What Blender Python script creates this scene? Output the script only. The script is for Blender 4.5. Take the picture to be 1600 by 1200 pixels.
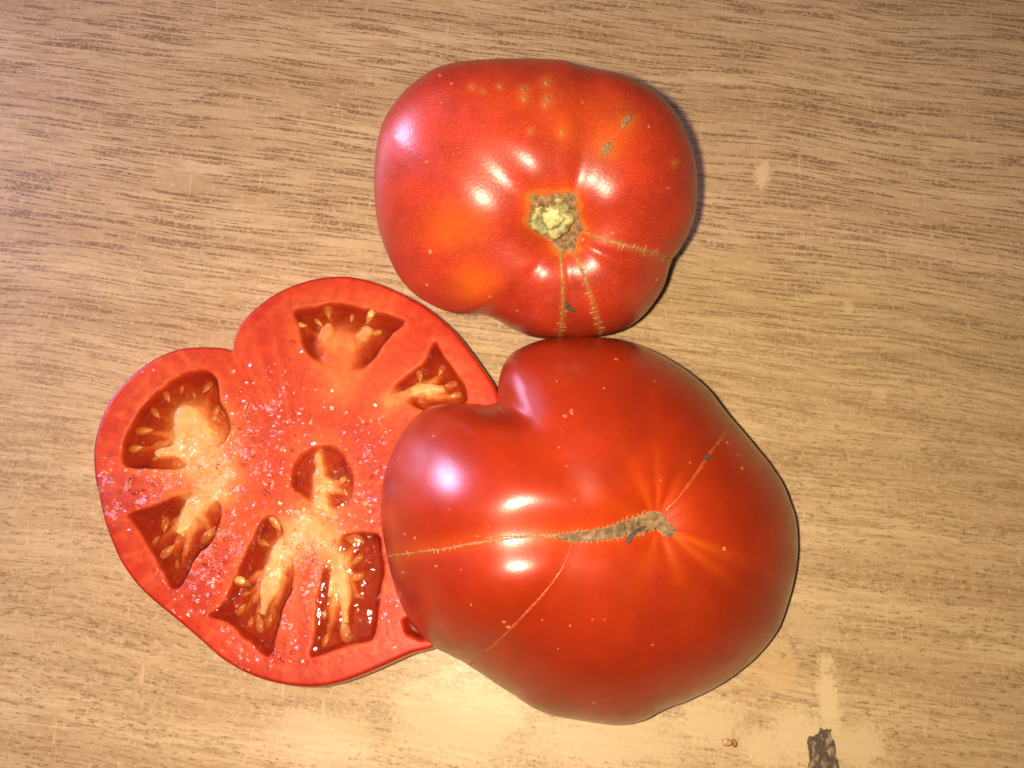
import bpy, math, random
import numpy as np
from mathutils import Vector
from mathutils.bvhtree import BVHTree

# ------------------------------------------------------------------ scene, camera, light
scene = bpy.context.scene
COL = scene.collection
for o in list(bpy.data.objects):
    bpy.data.objects.remove(o)
rng = np.random.default_rng(7)
random.seed(7)

TILT = math.radians(15.0)          # phone held a little below the tomatoes, tipped forward
DIST = 0.25                        # metres from lens to the table at the picture centre
FPX = 1256.0                       # focal length in photo pixels (1600 wide)
CAM = np.array([0.0, -DIST * math.sin(TILT), DIST * math.cos(TILT)])
AX_R = np.array([1.0, 0, 0])
AX_U = np.array([0, math.cos(TILT), math.sin(TILT)])
AX_F = np.array([0, math.sin(TILT), -math.cos(TILT)])

cd = bpy.data.cameras.new('camera')
cam = bpy.data.objects.new('camera', cd)
COL.objects.link(cam)
cam.location = CAM
cam.rotation_euler = (TILT, 0, 0)
cd.sensor_width = 36
cd.lens = 36 * FPX / 1600
cd.clip_start = 0.005
cd.clip_end = 20
scene.camera = cam

world = bpy.data.worlds.new('World')
scene.world = world
world.use_nodes = True
bg = world.node_tree.nodes['Background']
bg.inputs[0].default_value = (0.95, 0.80, 0.72, 1)
bg.inputs[1].default_value = 0.045

def lamp(name, kind, loc, power, color, **kw):
    l = bpy.data.lights.new(name, kind)
    l.energy = power
    l.color = color
    for k, v in kw.items():
        setattr(l, k, v)
    o = bpy.data.objects.new(name, l)
    o.location = loc
    COL.objects.link(o)
    return o

FLASH = CAM - AX_R * 0.0125 + AX_U * 0.002
lamp('phone_flash', 'POINT', FLASH, 4.1, (1.0, 0.84, 0.60), shadow_soft_size=0.004)
win = lamp('window_light', 'AREA', (-0.76, 0.36, 0.26), 8.0, (0.74, 0.60, 1.0), shape='RECTANGLE', size=0.17, size_y=0.20)
win.rotation_euler = (Vector((0, 0, 0.03)) - win.location).to_track_quat('-Z', 'Y').to_euler()

scene.view_settings.view_transform = 'Standard'
scene.view_settings.look = 'None'
scene.view_settings.exposure = 0.0
scene.view_settings.gamma = 1.0
scene.view_settings.use_curve_mapping = False
scene.render.engine = 'CYCLES'
scene.cycles.max_bounces = 6
scene.cycles.transparent_max_bounces = 12

# ------------------------------------------------------------------ maths helpers
def project(P):
    d = np.asarray(P) - CAM
    z = d @ AX_F
    return np.stack([800 + FPX * (d @ AX_R) / z, 600 - FPX * (d @ AX_U) / z], -1)

def ray(px):
    px = np.asarray(px, float)
    d = ((px[..., 0:1] - 800) / FPX) * AX_R - ((px[..., 1:2] - 600) / FPX) * AX_U + AX_F
    return d / np.linalg.norm(d, axis=-1, keepdims=True)

def at(px, z):
    d = ray(px)
    t = (z - CAM[2]) / d[..., 2:3]
    return CAM + d * t

def sstep(a, b, x):
    t = np.clip((x - a) / (b - a), 0, 1)
    return t * t * (3 - 2 * t)

def seg_dist(p, a, b):
    a = np.asarray(a, float); b = np.asarray(b, float)
    ab = b - a
    t = np.clip(((p - a) @ ab) / max(ab @ ab, 1e-9), 0, 1)
    return np.linalg.norm(p - (a + t[..., None] * ab), axis=-1), t

def poly_line_dist(p, pts):
    return np.min([seg_dist(p, pts[i], pts[i + 1])[0] for i in range(len(pts) - 1)], axis=0)

def poly_sd(p, poly):
    """signed distance in the polygon's units, positive inside"""
    poly = np.asarray(poly, float)
    n = len(poly)
    d = np.full(p.shape[:-1], 1e9)
    ins = np.zeros(p.shape[:-1], bool)
    for i in range(n):
        a, b = poly[i], poly[(i + 1) % n]
        d = np.minimum(d, seg_dist(p, a, b)[0])
        c = ((a[1] > p[..., 1]) != (b[1] > p[..., 1]))
        xi = (b[0] - a[0]) * (p[..., 1] - a[1]) / (b[1] - a[1] + 1e-12) + a[0]
        ins ^= c & (p[..., 0] < xi)
    return np.where(ins, d, -d)

def smooth_poly(pts, n, it=2):
    """closed Catmull-Rom resample"""
    P = np.asarray(pts, float)
    m = len(P)
    out = []
    for k in range(n):
        t = k * m / n
        i = int(t); f = t - i
        p0, p1, p2, p3 = P[(i - 1) % m], P[i % m], P[(i + 1) % m], P[(i + 2) % m]
        out.append(0.5 * ((2 * p1) + (-p0 + p2) * f + (2 * p0 - 5 * p1 + 4 * p2 - p3) * f * f + (-p0 + 3 * p1 - 3 * p2 + p3) * f ** 3))
    return np.array(out)

# value noise, smooth, vectorised
_perm = rng.random((256, 256))
def vnoise(p, s, seed=0):
    q = p / s + seed * 17.31
    i = np.floor(q).astype(int)
    f = q - i
    f = f * f * (3 - 2 * f)
    g = lambda a, b: _perm[(i[..., 0] + a) % 256, (i[..., 1] + b) % 256]
    return (g(0, 0) * (1 - f[..., 0]) + g(1, 0) * f[..., 0]) * (1 - f[..., 1]) + (g(0, 1) * (1 - f[..., 0]) + g(1, 1) * f[..., 0]) * f[..., 1]

def fbm(p, s, seed=0, n=3):
    return sum(vnoise(p, s / 2 ** k, seed + k) * 0.5 ** k for k in range(n)) / sum(0.5 ** k for k in range(n))

# ------------------------------------------------------------------ object helpers
def mesh_obj(name, verts, faces, mat, parent=None, smooth=True, colors=None, extra=None):
    me = bpy.data.meshes.new(name)
    me.from_pydata([tuple(v) for v in verts], [], [tuple(f) for f in faces])
    if smooth:
        me.polygons.foreach_set('use_smooth', [True] * len(me.polygons))
    if colors is not None:
        at_ = me.color_attributes.new('pigment', 'FLOAT_COLOR', 'POINT')
        c = np.ones((len(verts), 4)); c[:, :3] = colors
        at_.data.foreach_set('color', c.ravel().astype(np.float32))
    if extra is not None:
        at_ = me.attributes.new('wet', 'FLOAT', 'POINT')
        at_.data.foreach_set('value', np.asarray(extra, np.float32))
    me.update()
    me.materials.append(mat)
    o = bpy.data.objects.new(name, me)
    COL.objects.link(o)
    if parent is not None:
        o.parent = parent
        o.matrix_parent_inverse = parent.matrix_world.inverted()
    return o

def empty(name, loc, label, cat):
    o = bpy.data.objects.new(name, None)
    o.empty_display_size = 0.01
    o.location = loc
    COL.objects.link(o)
    bpy.context.view_layer.update()
    o['label'] = label
    o['category'] = cat
    return o

def polar_faces(rings, n, close_center=True, base=0):
    """verts: centre first, then rings*n"""
    F = []
    if close_center:
        for k in range(n):
            F.append((base, base + 1 + k, base + 1 + (k + 1) % n))
    o = base + 1
    for r in range(rings - 1):
        for k in range(n):
            a = o + r * n + k; b = o + r * n + (k + 1) % n
            F.append((a, a + n, b + n, b))
    return F

def make_bvh(verts, faces):
    return BVHTree.FromPolygons([Vector(v) for v in verts], faces)

def hit(bvh, px):
    d = ray(px)
    loc, nor, idx, dist = bvh.ray_cast(Vector(CAM), Vector(d), 5.0)
    if loc is None:
        return None
    if nor.dot(Vector(d)) > 0:
        nor = -nor
    return np.array(loc), np.array(nor)

def drape_patch(name, poly, bvh, mat, parent, step=2.0, lift=0.0003, rough=0.0002, sink=0.0002, nscale=6.0, colors=None, seed=0):
    """a thin raised scab that follows the skin inside a closed outline"""
    poly = np.asarray(poly, float)
    c = poly.mean(0)
    n = max(18, int(len(poly) * 4))
    out = smooth_poly(poly, n)
    R = max(2, int(np.max(np.linalg.norm(out - c, axis=1)) / step))
    P = [c] + [c + (out[k] - c) * (r / R) for r in range(1, R + 1) for k in range(n)]
    P = np.array(P)
    fr = np.array([0.0] + [r / R for r in range(1, R + 1) for k in range(n)])
    nz = fbm(P, nscale, seed)
    V = []; ok = True
    last = None
    for p, f, z in zip(P, fr, nz):
        h = hit(bvh, p)
        if h is None:
            h = last
        last = h
        off = (lift + (z - 0.5) * 2 * rough) * (1 - f ** 6) - sink * f ** 6
        V.append(h[0] + h[1] * off)
    cols = None
    if colors is not None:
        a, b = np.array(colors[0]), np.array(colors[1])
        w = sstep(0.35, 0.65, fbm(P, nscale * 0.8, seed + 5))[:, None]
        cols = a * (1 - w) + b * w
    return mesh_obj(name, V, polar_faces(R, n), mat, parent, True, cols)

def ribbon(V, F, pts, widths, bvh, lift=0.00022, sink=0.00012):
    """raised ridge along a picture polyline; appended to V, F"""
    base = len(V)
    m = len(pts)
    cnt = 0
    for i in range(m):
        t = pts[min(i + 1, m - 1)] - pts[max(i - 1, 0)]
        t = t / (np.linalg.norm(t) + 1e-9)
        nrm = np.array([-t[1], t[0]])
        row = []
        for s, l in ((-1, -sink), (-0.5, lift * 0.7), (0.5, lift * 0.7), (1, -sink)):
            h = hit(bvh, pts[i] + nrm * widths[i] * s)
            if h is None:
                break
            row.append(h[0] + h[1] * l)
        if len(row) < 4:
            break
        V.extend(row); cnt += 1
    for i in range(cnt - 1):
        for k in range(3):
            a = base + i * 4 + k
            F.append((a, a + 1, a + 5, a + 4))

def dense(pts, step=2.0):
    pts = np.asarray(pts, float)
    out = []
    m = len(pts)
    for i in range(m - 1):
        p0 = pts[max(i - 1, 0)]; p1 = pts[i]; p2 = pts[i + 1]; p3 = pts[min(i + 2, m - 1)]
        n = max(1, int(np.linalg.norm(p2 - p1) / step))
        for k in range(n):
            f = k / n
            out.append(0.5 * ((2 * p1) + (-p0 + p2) * f + (2 * p0 - 5 * p1 + 4 * p2 - p3) * f * f + (-p0 + 3 * p1 - 3 * p2 + p3) * f ** 3))
    out.append(pts[-1])
    return np.array(out)

def crack(name, pts, w, bvh, mat, parent, tick=0.0, tick_step=11.0, jit=0.8, seed=0, tick_from=0.0):
    """healed growth crack: a corky line crossed by short stitch-like ticks"""
    r = np.random.default_rng(seed)
    P = dense(pts, 2.0)
    t = np.linspace(0, 1, len(P))
    ww = np.interp(t, np.linspace(0, 1, len(w)), w)
    P = P + r.normal(0, 0.35 * jit, P.shape)
    ww = ww * (0.75 + 0.5 * r.random(len(P))) * (0.35 + 1.3 * fbm(np.stack([np.arange(len(P)) * 2.0, np.full(len(P), seed * 3.3)], 1), 13, seed))
    V = []; F = []
    ribbon(V, F, P, ww, bvh)
    if tick > 0:
        L = 0.0
        for i in range(1, len(P) - 1):
            L += np.linalg.norm(P[i] - P[i - 1])
            if L > tick_step * (0.35 + 1.3 * r.random()) and t[i] > tick_from:
                L = 0
                d = P[i + 1] - P[i - 1]; d /= np.linalg.norm(d) + 1e-9
                n = np.array([-d[1], d[0]]); a = r.normal(0, 0.25)
                n = n * math.cos(a) + d * math.sin(a)
                h1 = tick * (0.15 + 1.0 * r.random()); h2 = tick * (0.15 + 1.0 * r.random())
                q = [P[i] - n * h1, P[i] - n * h1 * 0.5, P[i], P[i] + n * h2 * 0.5, P[i] + n * h2]
                ribbon(V, F, np.array(q), [0.3, 1.0, 1.8, 1.0, 0.3], bvh, lift=0.0003)
    return mesh_obj(name, V, F, mat, parent)

# ------------------------------------------------------------------ materials
def new_mat(name):
    m = bpy.data.materials.new(name)
    m.use_nodes = True
    nt = m.node_tree
    b = nt.nodes['Principled BSDF']
    return m, nt, b

def N(nt, t, **kw):
    n = nt.nodes.new(t)
    for k, v in kw.items():
        setattr(n, k, v)
    return n

def math_node(nt, op, a, b=None, clamp=False):
    n = N(nt, 'ShaderNodeMath', operation=op, use_clamp=clamp)
    for i, v in enumerate((a, b)):
        if v is None:
            continue
        if isinstance(v, (int, float)):
            n.inputs[i].default_value = v
        else:
            nt.links.new(v, n.inputs[i])
    return n.outputs[0]

def mixc(nt, fac, a, b, mode='MIX'):
    n = N(nt, 'ShaderNodeMix', data_type='RGBA', blend_type=mode)
    for s, v in ((n.inputs['Factor'], fac), (n.inputs['A'], a), (n.inputs['B'], b)):
        if isinstance(v, (int, float)):
            s.default_value = v
        elif isinstance(v, tuple):
            s.default_value = v if len(v) == 4 else (*v, 1)
        else:
            nt.links.new(v, s)
    return n.outputs['Result']

def ramp(nt, x, a, b, lo=0.0, hi=1.0):
    n = N(nt, 'ShaderNodeMapRange', interpolation_type='SMOOTHSTEP')
    nt.links.new(x, n.inputs[0])
    n.inputs[1].default_value = a; n.inputs[2].default_value = b
    n.inputs[3].default_value = lo; n.inputs[4].default_value = hi
    return n.outputs[0]

def noise(nt, vec, scale, detail=2.0, rough=0.5):
    n = N(nt, 'ShaderNodeTexNoise')
    nt.links.new(vec, n.inputs['Vector'])
    n.inputs['Scale'].default_value = scale
    n.inputs['Detail'].default_value = detail
    n.inputs['Roughness'].default_value = rough
    return n.outputs['Fac']

def mapping(nt, vec, rot=0.0, scale=(1, 1, 1)):
    n = N(nt, 'ShaderNodeMapping')
    nt.links.new(vec, n.inputs['Vector'])
    n.inputs['Rotation'].default_value = (0, 0, rot)
    n.inputs['Scale'].default_value = scale
    return n.outputs[0]

def skin_material(name, speck=0.0, rough=0.36, coat=0.5, coat_rough=0.17, mottle=0.15, micro=0.2):
    m, nt, b = new_mat(name)
    tc = N(nt, 'ShaderNodeTexCoord').outputs['Object']
    a = N(nt, 'ShaderNodeAttribute', attribute_name='pigment').outputs['Color']
    big = ramp(nt, noise(nt, tc, 90, 5, 0.65), 0.3, 0.7, 1 - mottle, 1 + mottle * 0.7)
    c = mixc(nt, 1.0, a, (1, 1, 1), 'MULTIPLY')
    hs = N(nt, 'ShaderNodeHueSaturation')
    nt.links.new(c, hs.inputs['Color']); nt.links.new(big, hs.inputs['Value'])
    c = hs.outputs[0]
    # tiny pale stipple of the cuticle
    fine = ramp(nt, noise(nt, tc, 3300, 2, 0.6), 0.54, 0.74, 0, speck)
    c = mixc(nt, fine, c, (0.85, 0.33, 0.14))
    # scattered pale lenticel flecks
    v = N(nt, 'ShaderNodeTexVoronoi'); nt.links.new(tc, v.inputs['Vector']); v.inputs['Scale'].default_value = 190
    fl = ramp(nt, v.outputs['Distance'], 0.07, 0.13, 1, 0)
    sel = ramp(nt, noise(nt, tc, 90, 1), 0.60, 0.66)
    c = mixc(nt, math_node(nt, 'MULTIPLY', math_node(nt, 'MULTIPLY', fl, sel), 0.6), c, (0.85, 0.34, 0.12))
    nt.links.new(c, b.inputs['Base Color'])
    b.inputs['Roughness'].default_value = rough
    nt.links.new(ramp(nt, noise(nt, tc, 240, 3), 0.3, 0.7, rough - 0.05, rough + 0.08), b.inputs['Roughness'])
    b.inputs['IOR'].default_value = 1.40
    b.inputs['Specular IOR Level'].default_value = 0.25
    b.inputs['Coat Weight'].default_value = coat
    b.inputs['Coat Roughness'].default_value = coat_rough
    b.inputs['Coat IOR'].default_value = 1.55
    b.inputs['Subsurface Weight'].default_value = 0.0
    b.inputs['Subsurface Radius'].default_value = (1.0, 0.2, 0.08)
    b.inputs['Subsurface Scale'].default_value = 0.004
    bp = N(nt, 'ShaderNodeBump'); bp.inputs['Strength'].default_value = micro; bp.inputs['Distance'].default_value = 0.0003
    nt.links.new(noise(nt, tc, 1300, 4, 0.65), bp.inputs['Height'])
    nt.links.new(bp.outputs[0], b.inputs['Normal']); nt.links.new(bp.outputs[0], b.inputs['Coat Normal'])
    return m

def corky(name, c1, c2, scale=900, rough=0.75):
    m, nt, b = new_mat(name)
    tc = N(nt, 'ShaderNodeTexCoord').outputs['Object']
    f = ramp(nt, noise(nt, tc, scale, 4, 0.65), 0.35, 0.65)
    nt.links.new(mixc(nt, f, c1, c2), b.inputs['Base Color'])
    b.inputs['Roughness'].default_value = rough
    bp = N(nt, 'ShaderNodeBump'); bp.inputs['Strength'].default_value = 0.6; bp.inputs['Distance'].default_value = 0.0004
    nt.links.new(noise(nt, tc, scale * 1.6, 3), bp.inputs['Height'])
    nt.links.new(bp.outputs[0], b.inputs['Normal'])
    return m

def attr_mat(name, rough=0.6, bump=0.4, scale=1200):
    m, nt, b = new_mat(name)
    tc = N(nt, 'ShaderNodeTexCoord').outputs['Object']
    a = N(nt, 'ShaderNodeAttribute', attribute_name='pigment').outputs['Color']
    f = ramp(nt, noise(nt, tc, scale, 3), 0.3, 0.7, 0.75, 1.2)
    hs = N(nt, 'ShaderNodeHueSaturation'); nt.links.new(a, hs.inputs['Color']); nt.links.new(f, hs.inputs['Value'])
    nt.links.new(hs.outputs[0], b.inputs['Base Color'])
    b.inputs['Roughness'].default_value = rough
    bp = N(nt, 'ShaderNodeBump'); bp.inputs['Strength'].default_value = bump; bp.inputs['Distance'].default_value = 0.0003
    nt.links.new(noise(nt, tc, scale * 1.3, 3), bp.inputs['Height'])
    nt.links.new(bp.outputs[0], b.inputs['Normal'])
    return m

M_SKIN_A = skin_material('tomato_skin_stippled', speck=0.26, rough=0.42, coat=0.65, coat_rough=0.31, mottle=0.18, micro=0.22)
M_SKIN_B = skin_material('tomato_skin_glossy', speck=0.04, rough=0.40, coat=0.72, coat_rough=0.27, mottle=0.09, micro=0.08)
M_CORK = corky('cork_scar', (0.30, 0.17, 0.07), (0.13, 0.065, 0.025), 700)
M_CORK_TAN = corky('cork_tan', (0.46, 0.27, 0.10), (0.30, 0.16, 0.06), 900)
M_CRACK_PALE = corky('crack_pale', (0.40, 0.165, 0.055), (0.26, 0.08, 0.025), 900, 0.5)
M_CRACK_FINE = corky('crack_fine', (0.42, 0.085, 0.022), (0.36, 0.045, 0.012), 900, 0.4)
M_SPOT = corky('spot_cork', (0.34, 0.17, 0.06), (0.18, 0.08, 0.03), 1500)
M_SPOT_PALE = corky('spot_pale', (0.46, 0.09, 0.025), (0.42, 0.055, 0.012), 1500, 0.5)
M_DARK = corky('dark_scab', (0.06, 0.035, 0.025), (0.12, 0.07, 0.04), 1500)
M_STUB = attr_mat('stem_stub', 0.5, 0.6, 900)

# flesh: pigment from the mesh, wet grain
def flesh_material():
    m, nt, b = new_mat('tomato_flesh')
    tc = N(nt, 'ShaderNodeTexCoord').outputs['Object']
    a = N(nt, 'ShaderNodeAttribute', attribute_name='pigment').outputs['Color']
    wet = N(nt, 'ShaderNodeAttribute', attribute_name='wet').outputs['Fac']
    f = ramp(nt, noise(nt, tc, 420, 4, 0.6), 0.3, 0.7, 0.88, 1.1)
    hs = N(nt, 'ShaderNodeHueSaturation'); nt.links.new(a, hs.inputs['Color']); nt.links.new(f, hs.inputs['Value'])
    nt.links.new(hs.outputs[0], b.inputs['Base Color'])
    b.inputs['Roughness'].default_value = 0.45
    b.inputs['Subsurface Weight'].default_value = 0.35
    b.inputs['Subsurface Radius'].default_value = (1.0, 0.3, 0.12)
    b.inputs['Subsurface Scale'].default_value = 0.0025
    b.inputs['Coat Weight'].default_value = 1.0
    b.inputs['Coat Roughness'].default_value = 0.26
    b.inputs['Coat IOR'].default_value = 1.6
    b.inputs['Specular IOR Level'].default_value = 0.25
    n1 = noise(nt, tc, 2200, 2, 0.6)
    st = math_node(nt, 'ADD', math_node(nt, 'MULTIPLY', wet, 0.55), 0.06)
    bp = N(nt, 'ShaderNodeBump'); bp.inputs['Distance'].default_value = 0.0006
    nt.links.new(st, bp.inputs['Strength']); nt.links.new(n1, bp.inputs['Height'])
    nt.links.new(bp.outputs[0], b.inputs['Normal'])
    # thin uneven film of juice: small shiny facets tilted at random where the face is wet
    v = N(nt, 'ShaderNodeTexVoronoi'); nt.links.new(tc, v.inputs['Vector']); v.inputs['Scale'].default_value = 1200
    s1 = N(nt, 'ShaderNodeVectorMath', operation='SUBTRACT'); nt.links.new(v.outputs['Color'], s1.inputs[0]); s1.inputs[1].default_value = (0.5, 0.5, 0.5)
    s2 = N(nt, 'ShaderNodeVectorMath', operation='MULTIPLY'); nt.links.new(s1.outputs[0], s2.inputs[0]); s2.inputs[1].default_value = (1.15, 1.15, 0)
    s3 = N(nt, 'ShaderNodeVectorMath', operation='ADD'); nt.links.new(bp.outputs[0], s3.inputs[0]); nt.links.new(s2.outputs[0], s3.inputs[1])
    acc = s3.outputs[0]
    sp = N(nt, 'ShaderNodeSeparateColor'); nt.links.new(v.outputs['Color'], sp.inputs[0])
    clump = ramp(nt, noise(nt, tc, 230, 3), 0.42, 0.62, 0.06, 1.25)
    cw = math_node(nt, 'SUBTRACT', math_node(nt, 'MULTIPLY', math_node(nt, 'MULTIPLY', wet, clump), 1.35), sp.outputs[2])
    nt.links.new(ramp(nt, cw, -0.02, 0.02, 0.0, 1.0), b.inputs['Coat Weight'])
    nn = N(nt, 'ShaderNodeVectorMath', operation='NORMALIZE'); nt.links.new(acc, nn.inputs[0])
    nt.links.new(nn.outputs[0], b.inputs['Coat Normal'])
    return m
M_FLESH = flesh_material()

def gel_like(name, tint, rough, ior, bump, bscale, cloud=0.0, ccol=(0.34, 0.028, 0.007)):
    """clear wet jelly or juice: tinted see-through body with a Fresnel gloss"""
    m = bpy.data.materials.new(name); m.use_nodes = True
    nt = m.node_tree
    nt.nodes.remove(nt.nodes['Principled BSDF'])
    out = nt.nodes['Material Output']
    tr = N(nt, 'ShaderNodeBsdfTransparent'); tr.inputs[0].default_value = (*tint, 1)
    gl = N(nt, 'ShaderNodeBsdfGlossy'); gl.inputs['Roughness'].default_value = rough
    fr = N(nt, 'ShaderNodeFresnel'); fr.inputs['IOR'].default_value = ior
    mx = N(nt, 'ShaderNodeMixShader')
    tc = N(nt, 'ShaderNodeTexCoord').outputs['Object']
    bp = N(nt, 'ShaderNodeBump'); bp.inputs['Strength'].default_value = bump; bp.inputs['Distance'].default_value = 0.0012
    nt.links.new(noise(nt, tc, bscale, 2), bp.inputs['Height'])
    nt.links.new(bp.outputs[0], gl.inputs['Normal'])
    nt.links.new(fr.outputs[0], mx.inputs[0]); 
    body = tr.outputs[0]
    if cloud > 0:
        df = N(nt, 'ShaderNodeBsdfDiffuse'); df.inputs[0].default_value = (*ccol, 1)
        m2 = N(nt, 'ShaderNodeMixShader')
        thick = N(nt, 'ShaderNodeAttribute', attribute_name='wet').outputs['Fac']      # deeper gel is redder and cloudier
        nt.links.new(math_node(nt, 'MULTIPLY', ramp(nt, noise(nt, tc, 180, 3), 0.3, 0.7, 0.2, cloud), thick), m2.inputs[0])
        nt.links.new(mixc(nt, thick, (1.0, 0.98, 0.96), tint), tr.inputs[0])
        nt.links.new(tr.outputs[0], m2.inputs[1]); nt.links.new(df.outputs[0], m2.inputs[2])
        body = m2.outputs[0]
    nt.links.new(body, mx.inputs[1]); nt.links.new(gl.outputs[0], mx.inputs[2])
    nt.links.new(mx.outputs[0], out.inputs['Surface'])
    return m
M_GEL = gel_like('locule_gel', (0.94, 0.70, 0.58), 0.12, 1.42, 0.40, 240, 0.45)
M_DROP = gel_like('juice_drop', (0.98, 0.90, 0.86), 0.11, 1.42, 0.0, 300)

def seed_material():
    m, nt, b = new_mat('tomato_seed')
    tc = N(nt, 'ShaderNodeTexCoord').outputs['Object']
    oi = N(nt, 'ShaderNodeObjectInfo').outputs['Random']
    c = mixc(nt, oi, (0.62, 0.36, 0.08), (0.72, 0.50, 0.20))
    c = mixc(nt, ramp(nt, noise(nt, tc, 3, 3), 0.35, 0.65, 0, 0.5), c, (0.50, 0.20, 0.03))
    nt.links.new(c, b.inputs['Base Color'])
    b.inputs['Roughness'].default_value = 0.35
    b.inputs['Coat Weight'].default_value = 0.6; b.inputs['Coat Roughness'].default_value = 0.12
    b.inputs['Subsurface Weight'].default_value = 0.2; b.inputs['Subsurface Scale'].default_value = 0.001
    return m
M_SEED = seed_material()

# ------------------------------------------------------------------ table top
def table_material():
    m, nt, b = new_mat('worn_wood_laminate')
    tc = N(nt, 'ShaderNodeTexCoord').outputs['Object']
    # slight waviness of the grain
    wv = N(nt, 'ShaderNodeTexNoise'); nt.links.new(tc, wv.inputs['Vector']); wv.inputs['Scale'].default_value = 14; wv.inputs['Detail'].default_value = 1
    off = N(nt, 'ShaderNodeVectorMath', operation='SCALE'); off.inputs['Scale'].default_value = 0.008
    nt.links.new(wv.outputs['Color'], off.inputs[0])
    add = N(nt, 'ShaderNodeVectorMath', operation='ADD'); nt.links.new(tc, add.inputs[0]); nt.links.new(off.outputs[0], add.inputs[1])
    g = mapping(nt, add.outputs[0], math.radians(8.5))
    tone = noise(nt, mapping(nt, g, 0, (7, 70, 1)), 1.0, 3, 0.55)
    tone2 = noise(nt, mapping(nt, g, 0, (60, 560, 1)), 1.0, 4, 0.65)
    c = mixc(nt, ramp(nt, tone, 0.3, 0.7), (0.575, 0.410, 0.230), (0.430, 0.283, 0.148))
    c = mixc(nt, ramp(nt, tone2, 0.40, 0.66, 0, 0.60), c, (0.37, 0.220, 0.105))
    # dark pores: short dashes along the grain; long at the far side, broken up short near the camera
    sep = N(nt, 'ShaderNodeSeparateXYZ'); nt.links.new(tc, sep.inputs[0])
    reg = ramp(nt, math_node(nt, 'ADD', sep.outputs[1], math_node(nt, 'MULTIPLY', math_node(nt, 'SUBTRACT', tone, 0.5), 0.12)), -0.06, 0.07)
    p1 = noise(nt, mapping(nt, g, 0, (40, 1150, 1)), 1.0, 2, 0.6)
    p2 = noise(nt, mapping(nt, g, 0, (270, 1350, 1)), 1.0, 2, 0.6)
    clus = noise(nt, mapping(nt, g, 0, (26, 170, 1)), 1.0, 2, 0.5)
    th = ramp(nt, clus, 0.25, 0.75, 0.055, -0.055)
    pores = ramp(nt, math_node(nt, 'SUBTRACT', p1, th), 0.525, 0.570)
    pores = math_node(nt, 'MULTIPLY', pores, math_node(nt, 'ADD', math_node(nt, 'MULTIPLY', reg, 0.65), 0.35))
    pores2 = ramp(nt, math_node(nt, 'SUBTRACT', p2, th), 0.560, 0.625, 0, 0.85)
    pores2 = math_node(nt, 'MULTIPLY', pores2, math_node(nt, 'SUBTRACT', 1.0, math_node(nt, 'MULTIPLY', reg, 0.7)))
    pores = math_node(nt, 'MAXIMUM', pores, pores2)
    # rubbed patches where the printed grain has been worn to a plain pale tone
    iso = noise(nt, tc, 150, 4, 0.6)
    brk = noise(nt, tc, 900, 3, 0.6)
    keep = ramp(nt, brk, 0.38, 0.54)          # flecks interrupting the pores
    pores = math_node(nt, 'MULTIPLY', pores, math_node(nt, 'ADD', math_node(nt, 'MULTIPLY', keep, 0.65), 0.35))
    worn = None
    spots = [(1190, 278, 13, 24), (1196, 262, 7, 13), (1445, 250, 9, 9), (1325, 478, 10, 12), (1376, 616, 10, 10), (1296, 1098, 16, 62), (1250, 1150, 60, 34),
             (1195, 1165, 36, 30), (1340, 1165, 50, 30), (1105, 1130, 55, 34), (960, 1160, 130, 34), (720, 1120, 110, 60), (505, 1150, 80, 40), (1265, 985, 40, 34), (1215, 1030, 30, 40)]
    strength = [.8, .7, .4, .55, .5, 1, 1, .9, .8, .75, .7, .7, .6, .25, .4]
    for (x, y, rx, ry), s in zip(spots, strength):
        w = at((x, y), 0)
        sub = N(nt, 'ShaderNodeVectorMath', operation='SUBTRACT'); nt.links.new(tc, sub.inputs[0]); sub.inputs[1].default_value = (w[0], w[1], 0)
        sc = N(nt, 'ShaderNodeVectorMath', operation='MULTIPLY'); nt.links.new(sub.outputs[0], sc.inputs[0])
        sc.inputs[1].default_value = (1 / (rx * 0.0002), 1 / (ry * 0.0002), 0)
        ln = N(nt, 'ShaderNodeVectorMath', operation='LENGTH'); nt.links.new(sc.outputs[0], ln.inputs[0])
        d = math_node(nt, 'ADD', ln.outputs['Value'], math_node(nt, 'MULTIPLY', math_node(nt, 'SUBTRACT', math_node(nt, 'ADD', math_node(nt, 'MULTIPLY', iso, 0.5), math_node(nt, 'MULTIPLY', brk, 0.5)), 0.5), 3.4))
        k = ramp(nt, d, 0.45, 1.35, s, 0)
        worn = k if worn is None else math_node(nt, 'MAXIMUM', worn, k)
    pores = math_node(nt, 'MULTIPLY', pores, math_node(nt, 'SUBTRACT', 1.0, worn, True))
    c = mixc(nt, math_node(nt, 'MULTIPLY', pores, 0.74), c, (0.140, 0.070, 0.030))
    c = mixc(nt, math_node(nt, 'MULTIPLY', worn, 0.8), c, (0.66, 0.49, 0.29))
    # pale flecks and upright scuffs
    fl = ramp(nt, noise(nt, mapping(nt, tc, 0.2, (620, 480, 1)), 1.0, 4, 0.7), 0.50, 0.70, 0, 0.60)
    c = mixc(nt, fl, c, (0.62, 0.435, 0.235))
    sc2 = ramp(nt, noise(nt, mapping(nt, tc, math.radians(3), (620, 85, 1)), 1.0, 2), 0.66, 0.74, 0, 0.40)
    c = mixc(nt, sc2, c, (0.66, 0.47, 0.27))
    # faint juice stain beside the large half
    w = at((1200, 1045), 0)
    sub = N(nt, 'ShaderNodeVectorMath', operation='DISTANCE'); nt.links.new(tc, sub.inputs[0]); sub.inputs[1].default_value = tuple(w)
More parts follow.
